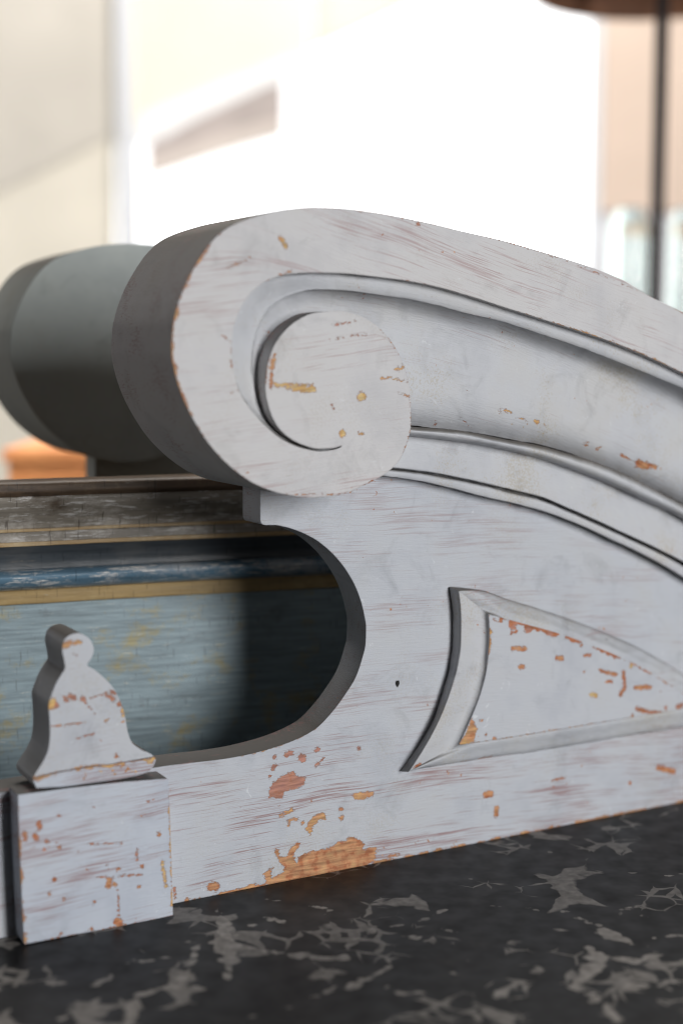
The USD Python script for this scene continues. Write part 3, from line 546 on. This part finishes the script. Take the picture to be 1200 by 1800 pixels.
panel = thing('cornice_board', 'antique blue board with dark and gilt mouldings along its top, behind the scooped opening', 'board', PANEL.o, PANEL.yaw)
def hv(y, w, px=100.0):
    return PANEL.at(np.array(px), np.array(float(y)), np.array(w))[1]
X0, X1 = -.34, .27
def band(name, prof, material, label=None):
    """prof: (picture height at x = 100, depth) down the moulding; run along the board."""
    P = np.array([(w, hv(y, w)) for y, w in prof]); 
    t = np.linspace(0, 1, len(P)); tt = np.linspace(0, 1, max(2, 3 * len(P)))
    Pw = np.stack([PchipInterpolator(t, P[:, i])(tt) if len(P) > 2 else np.interp(tt, t, P[:, i]) for i in (0, 1)], 1)
    xsx = np.linspace(X0, X1, 120)
    wob = (meshkit.fbm(np.c_[xsx * 30, np.zeros(120), np.zeros(120)], 3, 5) - .5) * .0009
    R = np.stack([np.c_[xsx, np.full(120, w) + wob, np.full(120, z) + wob * .6] for w, z in Pw])
    v = loft(R, None, .3); put(name, v[0], v[1], material, panel, v[2], None, label)
TOPZ = hv(842, -.024)
core = trimesh.creation.box([X1 - X0, .024, TOPZ - .004]); core.apply_translation([(X0 + X1) / 2, .0145, (TOPZ - .004) / 2])
band('top_lip', [(840, -.004), (841.5, -.018), (845, -.0225), (852, -.0245), (862, -.0245), (871, -.0225)], A_brown)
band('worn_moulding', [(871, -.0223), (876, -.0228), (888, -.0222), (903, -.0190), (916, -.0160), (927, -.0150)], A_grey)
band('gilt_line', [(927, -.0150), (928, -.0156), (932, -.0156), (933, -.0148)], A_gilt)
band('grey_fillet', [(933, -.0146), (936, -.0142), (950, -.0142)], A_grey)
band('gilt_line', [(950, -.0143), (951, -.0152), (957, -.0152), (958, -.0140)], A_gilt)
band('slate_hollow', [(958, -.0138), (963, -.0110), (975, -.0070), (988, -.0050), (998, -.0052)], A_slate)
band('blue_bead', [(998, -.0050), (999, -.0080), (1004, -.0112), (1012, -.0128), (1020, -.0122), (1028, -.0098), (1033, -.0060), (1034, -.0030)], A_bead)
band('ochre_strip', [(1034, -.0030), (1035, -.0024), (1058, -.0022), (1059, -.0004)], A_ochre)
band('blue_panel', [(1059, -.0004), (1060, .0), (1100, .0), (1200, .0), (1400, .0)], A_blue)
put_tm('core', core, A_brown, panel)

# ------------------------------------------------------------------ marble table top
def marble():
    N = {
        'tc': ('texture_coordinate', {}),
        'wn': ('noise_texture', {'scale': 55.0, 'detail': 2.0, 'roughness': .45}), 'ws': ('vector_math', {'math_type': 'scale', 'scale': .011}), 'wa': ('vector_math', {'math_type': 'add'}),
        'v1': ('voronoi_texture', {'feature': 'distance_to_edge', 'scale': 30.0}), 'v2': ('voronoi_texture', {'feature': 'distance_to_edge', 'scale': 85.0}),
        'wd': ('noise_texture', {'scale': 24.0, 'detail': 3.0}), 'wdr': ('map_range', {'from_min': .53, 'from_max': .67, 'to_min': -.045, 'to_max': .13, 'clamp': True}),
        's1': ('math', {'math_type': 'subtract'}), 'e1': ('map_range', {'from_min': -.012, 'from_max': .022, 'to_min': .75, 'to_max': 0.0, 'clamp': True}),
        'wd2': ('noise_texture', {'scale': 17.0, 'detail': 3.0}), 'wdr2': ('map_range', {'from_min': .525, 'from_max': .65, 'to_min': -.06, 'to_max': .18, 'clamp': True}),
        's2': ('math', {'math_type': 'subtract'}), 'e2': ('map_range', {'from_min': -.03, 'from_max': .02, 'to_min': .7, 'to_max': 0.0, 'clamp': True}),
        'mx': ('math', {'math_type': 'maximum'}),
        'va': ('attribute', {'attribute': 'vein'}), 'vn': ('voronoi_texture', {'feature': 'f1', 'scale': 120.0, 'detail': 1.0, 'roughness': .6, 'randomness': 1.0}), 'vs': ('math', {'math_type': 'multiply_add', 'value2': -5.0, 'value3': 2.9}),
        'vadd': ('math', {'math_type': 'add'}), 'vr': ('map_range', {'from_min': -.4, 'from_max': .7, 'clamp': True}),
        'mx2': ('math', {'math_type': 'maximum'}),
        'hole': ('map_range', {'from_min': .05, 'from_max': .10, 'to_min': 1.0, 'to_max': .25, 'clamp': True}), 'v3': ('voronoi_texture', {'feature': 'smooth_f1', 'scale': 95.0}),
        'dn': ('noise_texture', {'scale': 60.0, 'detail': 5.0}), 'dc': ('rgb_ramp', {'ramp': [(.3, (.008, .0078, .0075)), (.6, (.0145, .014, .0135)), (.8, (.028, .026, .024))]}),
        'ln': ('noise_texture', {'scale': 240.0, 'detail': 4.0}), 'lc': ('rgb_ramp', {'ramp': [(.3, (.14, .128, .115)), (.7, (.29, .268, .245))]}),
        'mix': ('mix', {'mix_type': 'mix'}),
        'rn': ('noise_texture', {'scale': 90.0, 'detail': 4.0}), 'rr': ('map_range', {'from_min': .3, 'from_max': .7, 'to_min': .36, 'to_max': .56}),
        'b': ('bump', {'strength': .10, 'distance': .0004}),
        'p': ('principled_bsdf', {'specular_ior_level': .20}),
    }
    L = [('tc.object', 'wn.vector'), ('wn.color', 'ws.vector1'), ('tc.object', 'wa.vector1'), ('ws.vector', 'wa.vector2'), ('wa.vector', 'v1.vector'), ('wa.vector', 'v2.vector'), ('tc.object', 'wd.vector'), ('wd.fac', 'wdr.value'),
         ('v1.distance', 's1.value1'), ('wdr.result', 's1.value2'), ('s1.value', 'e1.value'), ('tc.object', 'wd2.vector'), ('wd2.fac', 'wdr2.value'), ('v2.distance', 's2.value1'), ('wdr2.result', 's2.value2'), ('s2.value', 'e2.value'),
         ('e1.result', 'mx.value1'), ('e2.result', 'mx.value2'), ('wa.vector', 'vn.vector'), ('vn.distance', 'vs.value1'), ('va.fac', 'vadd.value1'), ('vs.value', 'vadd.value2'), ('vadd.value', 'vr.value'), ('mx.value', 'mx2.value1'), ('vr.result', 'mx2.value2'),
         ('tc.object', 'dn.vector'), ('dn.fac', 'dc.fac'), ('tc.object', 'ln.vector'), ('ln.fac', 'lc.fac'), ('dc.color', 'mix.color1'), ('lc.color', 'mix.color2'), ('mx2.value', 'mix.fac'), ('mix.color', 'p.base_color'),
         ('tc.object', 'rn.vector'), ('rn.fac', 'rr.value'), ('rr.result', 'p.roughness'), ('rn.fac', 'b.height'), ('b.normal', 'p.normal')]
    for k in ('hole', 'v3'): N.pop(k)
    return mat('dark_marble', N, L)
M_marble = marble()
VEINS = [[(385, 1600, 5), (393, 1625, 12), (397, 1648, 16), (405, 1690, 12), (400, 1722, 4)], [(410, 1662, 12), (470, 1674, 6), (540, 1681, 8), (598, 1686, 10), (618, 1670, 4)], [(345, 1662, 4), (390, 1655, 7)], [(300, 1654, 2), (350, 1660, 3)],
         [(272, 1688, 4), (245, 1690, 6), (208, 1696, 3)], [(345, 1670, 5), (330, 1705, 9), (312, 1730, 12), (270, 1744, 6), (205, 1760, 6), (150, 1776, 4), (108, 1792, 3)], [(310, 1735, 11), (370, 1741, 4)], [(238, 1758, 10), (228, 1800, 10)],
         [(212, 1702, 2), (190, 1722, 6), (150, 1736, 7), (95, 1728, 6)], [(82, 1712, 5), (100, 1735, 4)], [(30, 1730, 6), (-5, 1742, 4)], [(5, 1684, 2), (42, 1686, 3)], [(62, 1696, 4), (48, 1706, 2)], [(60, 1772, 4), (85, 1770, 3)],
         [(690, 1700, 4), (655, 1716, 7), (622, 1734, 9), (605, 1738, 3)], [(512, 1771, 4), (555, 1752, 5), (600, 1730, 1)], [(675, 1738, 5), (710, 1748, 5), (752, 1746, 4)], [(712, 1758, 4), (730, 1762, 3)], [(690, 1629, 2), (735, 1622, 4), (782, 1600, 5)], [(700, 1641, 3), (735, 1652, 5), (765, 1655, 5)], [(640, 1655, 6), (654, 1632, 4)], [(615, 1655, 5), (640, 1648, 5)], [(615, 1622, 3)],
         [(455, 1576, 3), (495, 1588, 5)], [(462, 1612, 5), (500, 1621, 5)], [(443, 1628, 6)], [(548, 1592, 3), (580, 1600, 5), (572, 1608, 3)], [(420, 1790, 5), (450, 1786, 4)], [(770, 1632, 4), (800, 1640, 6), (800, 1670, 5)], [(810, 1680, 4), (830, 1695, 4)], [(800, 1712, 6), (818, 1716, 3)],
         [(1015, 1612, 4), (1050, 1628, 12), (1075, 1645, 14), (1110, 1660, 8), (1142, 1665, 2)], [(1040, 1668, 8), (1052, 1690, 14), (1030, 1715, 12), (1005, 1735, 7), (930, 1724, 3)], [(1090, 1685, 14), (1120, 1690, 12), (1160, 1680, 8)], [(1010, 1735, 8), (1060, 1765, 12), (1085, 1790, 10)], [(1100, 1735, 12), (1150, 1735, 8), (1190, 1725, 6)], [(985, 1602, 3), (1030, 1606, 5)], [(1070, 1604, 5), (1105, 1598, 5)], [(1125, 1594, 3), (1150, 1594, 2)], [(1130, 1610, 4)], [(1150, 1650, 4), (1195, 1644, 3)],
         [(872, 1752, 8), (898, 1735, 11), (918, 1724, 5)], [(815, 1734, 2), (838, 1740, 4), (872, 1732, 4)], [(828, 1592, 2), (882, 1592, 3)], [(906, 1592, 3), (958, 1606, 4)], [(910, 1628, 2), (932, 1632, 4), (945, 1628, 2)], [(962, 1632, 3), (968, 1644, 4)], [(940, 1495, 2), (970, 1500, 3)], [(1100, 1536, 1.5), (1140, 1532, 2)], [(1170, 1540, 2), (1200, 1538, 2)], [(1010, 1530, 2.5), (1025, 1534, 3)], [(820, 1547, 1.2), (845, 1543, 1.5)], [(870, 1525, 1.5), (892, 1524, 1.5)]]
gx = np.linspace(-.30, .55, 420); gy = np.linspace(.30, .95, 330)
GX = np.unique(np.r_[np.linspace(-1.1, -.31, 6), gx, np.linspace(.56, 1.5, 6)]); GY = np.unique(np.r_[.02, gy, np.linspace(.98, 1.9, 6)])
xx, yy = np.meshgrid(GX, GY, indexing='ij'); tp = np.stack([xx.ravel(), yy.ravel()], 1)
vein = np.full(len(tp), -9.0)
for line in VEINS:
    for (xa, ya, ra), (xb, yb, rb) in zip(line, line[1:] or line):
        pa, pb = on_table(np.array(float(xa)), np.array(float(ya)))[:2], on_table(np.array(float(xb)), np.array(float(yb)))[:2]
        d = pb - pa; L2 = max(d @ d, 1e-12)
        t = np.clip(((tp - pa) @ d) / L2, 0, 1)
        r = lerp(ra, rb, t) / F * pa[1] * 1.7
        vein = np.maximum(vein, (r - np.linalg.norm(tp - pa - t[:, None] * d, axis=1)) * 1000)
i = np.arange(len(tp)).reshape(len(GX), len(GY))
qf = np.stack([i[:-1, :-1], i[1:, :-1], i[1:, 1:], i[:-1, 1:]], -1).reshape(-1, 4)
tv = np.c_[tp, np.zeros(len(tp))]
table = thing('marble_table', 'dark marble table top with pale grey veins, carrying all the carved pieces', 'table')
put('table_top', tv, qf, M_marble, table, np.tile([0, 0, 1.0], (len(tv), 1)), {'vein': vein})
slabm = trimesh.creation.box([2.6, 1.88, .03]); slabm.apply_translation([.2, .96, -.0185])
put_tm('slab', slabm, plain('marble_edge', (.03, .03, .032), .4), table)

# ------------------------------------------------------------------ orange box behind, lamp, glass vases
def box(x0, x1, y0, y1, z0, z1): 
    b = trimesh.creation.box([x1 - x0, y1 - y0, z1 - z0]); b.apply_translation([(x0 + x1) / 2, (y0 + y1) / 2, (z0 + z1) / 2]); return b
def rbox(x0, x1, y0, y1, z0, z1, r=.004):
    b = shapely.box(x0 + r, y0 + r, x1 - r, y1 - r).buffer(r, quad_segs=4)
    m = trimesh.creation.extrude_polygon(b, z1 - z0, engine='earcut'); m.apply_translation([0, 0, z0]); return m
Y_B = 1.30
pL, pR = on_depth(np.array(12.), np.array(790.), Y_B), on_depth(np.array(330.), np.array(782.), Y_B)
orange = thing('orange_box', 'bright orange wooden box standing behind the grey-green scroll', 'box', (0, 0, 0))
M_or = plain('orange_lacquer', (.92, .36, .14), .5, 30, .15)
put_tm('box_body', rbox(pL[0], pR[0], Y_B, Y_B + .16, .0008, pL[2] - .012), M_or, orange)
put_tm('lid', rbox(pL[0] - .004, pR[0] + .004, Y_B - .004, Y_B + .164, pL[2] - .011, pL[2]), M_or, orange)

def lathe(prof, seg=48): return trimesh.creation.revolve(np.array(prof, float), sections=seg)
Y_L = 1.50
st = on_depth(np.array(1157.), np.array(300.), Y_L); top = on_depth(np.array(1157.), np.array(-26.), Y_L)
lamp = thing('table_lamp', 'table lamp with thin dark metal stem and brown shade at the upper right', 'lamp', (st[0], Y_L, 0))
M_stem = plain('dark_bronze', (.030, .024, .024), .42, 60, .3, metallic=.6)
M_shade = plain('brown_shade', (.34, .17, .10), .7, 25, .45)
M_shin = plain('shade_lining', (.70, .55, .38), .7, 25, .15)
put_tm('base', lathe([(0, .0006), (.068, .0006), (.070, .006), (.062, .013), (.03, .020), (.010, .030), (0.0, .030)]), M_stem, lamp)
put_tm('stem', lathe([(0, .029), (.0072, .029), (.0072, .13), (.0090, .135), (.0090, .142), (.0072, .147), (.0072, top[2] + .10), (0, top[2] + .10)], 24), M_stem, lamp)
zr = top[2] - .002
put_tm('shade', lathe([(.128, zr), (.131, zr - .003), (.133, zr), (.132, zr + .012), (.085, zr + .16), (.083, zr + .16), (.128, zr + .012), (.128, zr)], 64), M_shade, lamp)
put_tm('shade_ring', trimesh.creation.torus(.1325, .0035, 64, 10).apply_translation([0, 0, zr + .006]), plain('brass_trim', (.55, .40, .14), .35, 40, .3, metallic=.8), lamp)
put_tm('bulb_holder', lathe([(0, zr + .03), (.016, zr + .03), (.018, zr + .05), (.014, zr + .085), (0, zr + .09)], 24), M_shin, lamp)
for s in range(3):
    rod = trimesh.creation.cylinder(radius=.0018, segment=[[0, 0, zr + .10], [.098 * math.cos(s * 2.1 + .4), .098 * math.sin(s * 2.1 + .4), zr + .10]], sections=8); put_tm('shade_spoke', rod, M_stem, lamp)

M_glass = mat('vase_glass', {'p': ('principled_bsdf', {'base_color': (.93, .985, .965), 'roughness': .02, 'ior': 1.45, 'transmission_weight': 1.0})}, [])
Y_V = 1.62
for k_, (cx_, r_, lab) in enumerate(((1104., .024, 'tall clear glass vase just left of the dark lamp stem'), (1206., .022, 'tall clear glass vase just right of the dark lamp stem, cut by the frame'))):
    vb, vt = on_depth(np.array(cx_), np.array(450.), Y_V), on_depth(np.array(cx_), np.array(366.), Y_V)
    zt = vt[2]
    vs_ = thing('glass_vase', lab, 'vase', (vb[0], Y_V, 0), group=None)
    put_tm('vase_body', lathe([(0, .0008), (r_ * .95, .0008), (r_, .006), (r_, zt - .03), (r_ * .9, zt - .014), (r_ * .62, zt - .003), (r_ * .60, zt), (r_ * .54, zt - .001), (r_ * .56, zt - .006), (r_ * .82, zt - .018), (r_ * .90, zt - .034), (r_ * .90, .010), (0, .010)]), M_glass, vs_)

# ------------------------------------------------------------------ room behind: wall, window, daylit yard
Y_W = 2.6
def pxbox(xa, xb, ya, yb, y, t):
    p, q = on_depth(np.array(float(xa)), np.array(float(ya)), y), on_depth(np.array(float(xb)), np.array(float(yb)), y)
    return box(min(p[0], q[0]), max(p[0], q[0]), y, y + t, min(p[2], q[2]), max(p[2], q[2]))
def pxpoly(pts, y, t):
    P = on_depth(np.array([float(p[0]) for p in pts]), np.array([float(p[1]) for p in pts]), y)
    g = Polygon(P[:, [0, 2]]); m = trimesh.creation.extrude_polygon(g, t, engine='earcut')
    m.apply_transform(np.array([[1, 0, 0, 0], [0, 0, 1, y], [0, 1, 0, 0], [0, 0, 0, 1.]])); m.fix_normals(); return m
M_wall = plain('beige_plaster', (.71, .67, .60), .85, 6, .08)
M_wallw = plain('cream_plaster', (.88, .83, .72), .85, 6, .08)
M_tan = plain('tan_plaster', (.80, .64, .53), .85, 6, .06)
M_white = plain('white_paint', (.80, .82, .86), .5, 6, .04)
lw = thing('beige_wall', 'pale beige wall at the left of the bright window, with cream lower part', 'wall')
put_tm('upper_wall', pxpoly([(-420, -500), (190, -500), (190, 240), (-420, 545)], Y_W, .10), M_wall, lw)
put_tm('lower_wall', pxpoly([(-420, 546), (190, 241), (190, 1150), (-420, 1150)], Y_W + .003, .09), M_wallw, lw)
rr0, rr1 = on_depth(np.array(-60.), np.array(360.), Y_W), on_depth(np.array(188.), np.array(262.), Y_W)
rail = thing('tan_wall', 'tan plaster wall behind the lamp stem at the right', 'wall')
put_tm('wall_face', pxbox(1071, 1560, -400, 372, Y_W, .10), M_tan, rail)
put_tm('wall_foot', pxbox(1071, 1560, 376, 1150, Y_W + .004, .09), M_white, rail)
win = thing('window', 'large overexposed window filling the middle of the background', 'window')
put_tm('jamb', pxbox(193, 246, -500, 1150, Y_W + .01, .06), M_white, win)
put_tm('jamb', pxbox(1060, 1070, -500, 1150, Y_W + .01, .06), M_white, win)
# yard: sunlit house with sloping eave
Y_H = 5.0
house = thing('outside_house', 'sunlit cream house outside the window with a grey-brown window under a sloping sill', 'house')
M_house = plain('sunlit_render', (.88, .81, .63), .9, 3, .05)
M_hwhite = plain('sunlit_white', (.9, .9, .9), .8, 3, .03)
M_hdark = plain('shaded_boards', (.42, .365, .345), .8, 2.5, .3)
put_tm('house_wall', pxpoly([(150, -500), (545, -500), (545, 128), (505, 138), (240, 250), (150, 250)], Y_H, .05), M_house, house)
put_tm('eave', pxpoly([(236, 250), (250, 205), (500, 108), (546, 98), (546, 128), (470, 148), (345, 205), (285, 240)], Y_H - .02, .02), M_hwhite, house)
put_tm('dark_window', pxpoly([(258, 288), (256, 252), (345, 206), (420, 166), (500, 140), (500, 206), (400, 232), (300, 268)], Y_H - .012, .05), M_hdark, house)
put_tm('sill', pxpoly([(256, 312), (256, 289), (300, 269), (400, 233), (500, 207), (500, 236), (390, 268), (300, 298)], Y_H - .03, .05), plain('sill_stone', (.62, .55, .50), .8, 3, .1), house)
put_tm('gable', pxpoly([(548, -500), (730, -500), (730, 0), (640, 45), (548, 84)], Y_H + .3, .05), M_house, house)
sky_p = pxbox(-600, 1800, -900, 1300, 7.0, .02)
M_sky = mat('bright_sky', {'e': ('emission', {'color': (1.0, 1.0, 1.0), 'strength': 2.3})}, [], surface='e.emission')
sk = put_tm('sky', sky_p, M_sky, None, False); tag(sk, 'blown-out white daylight behind the window', 'sky', kind='structure')
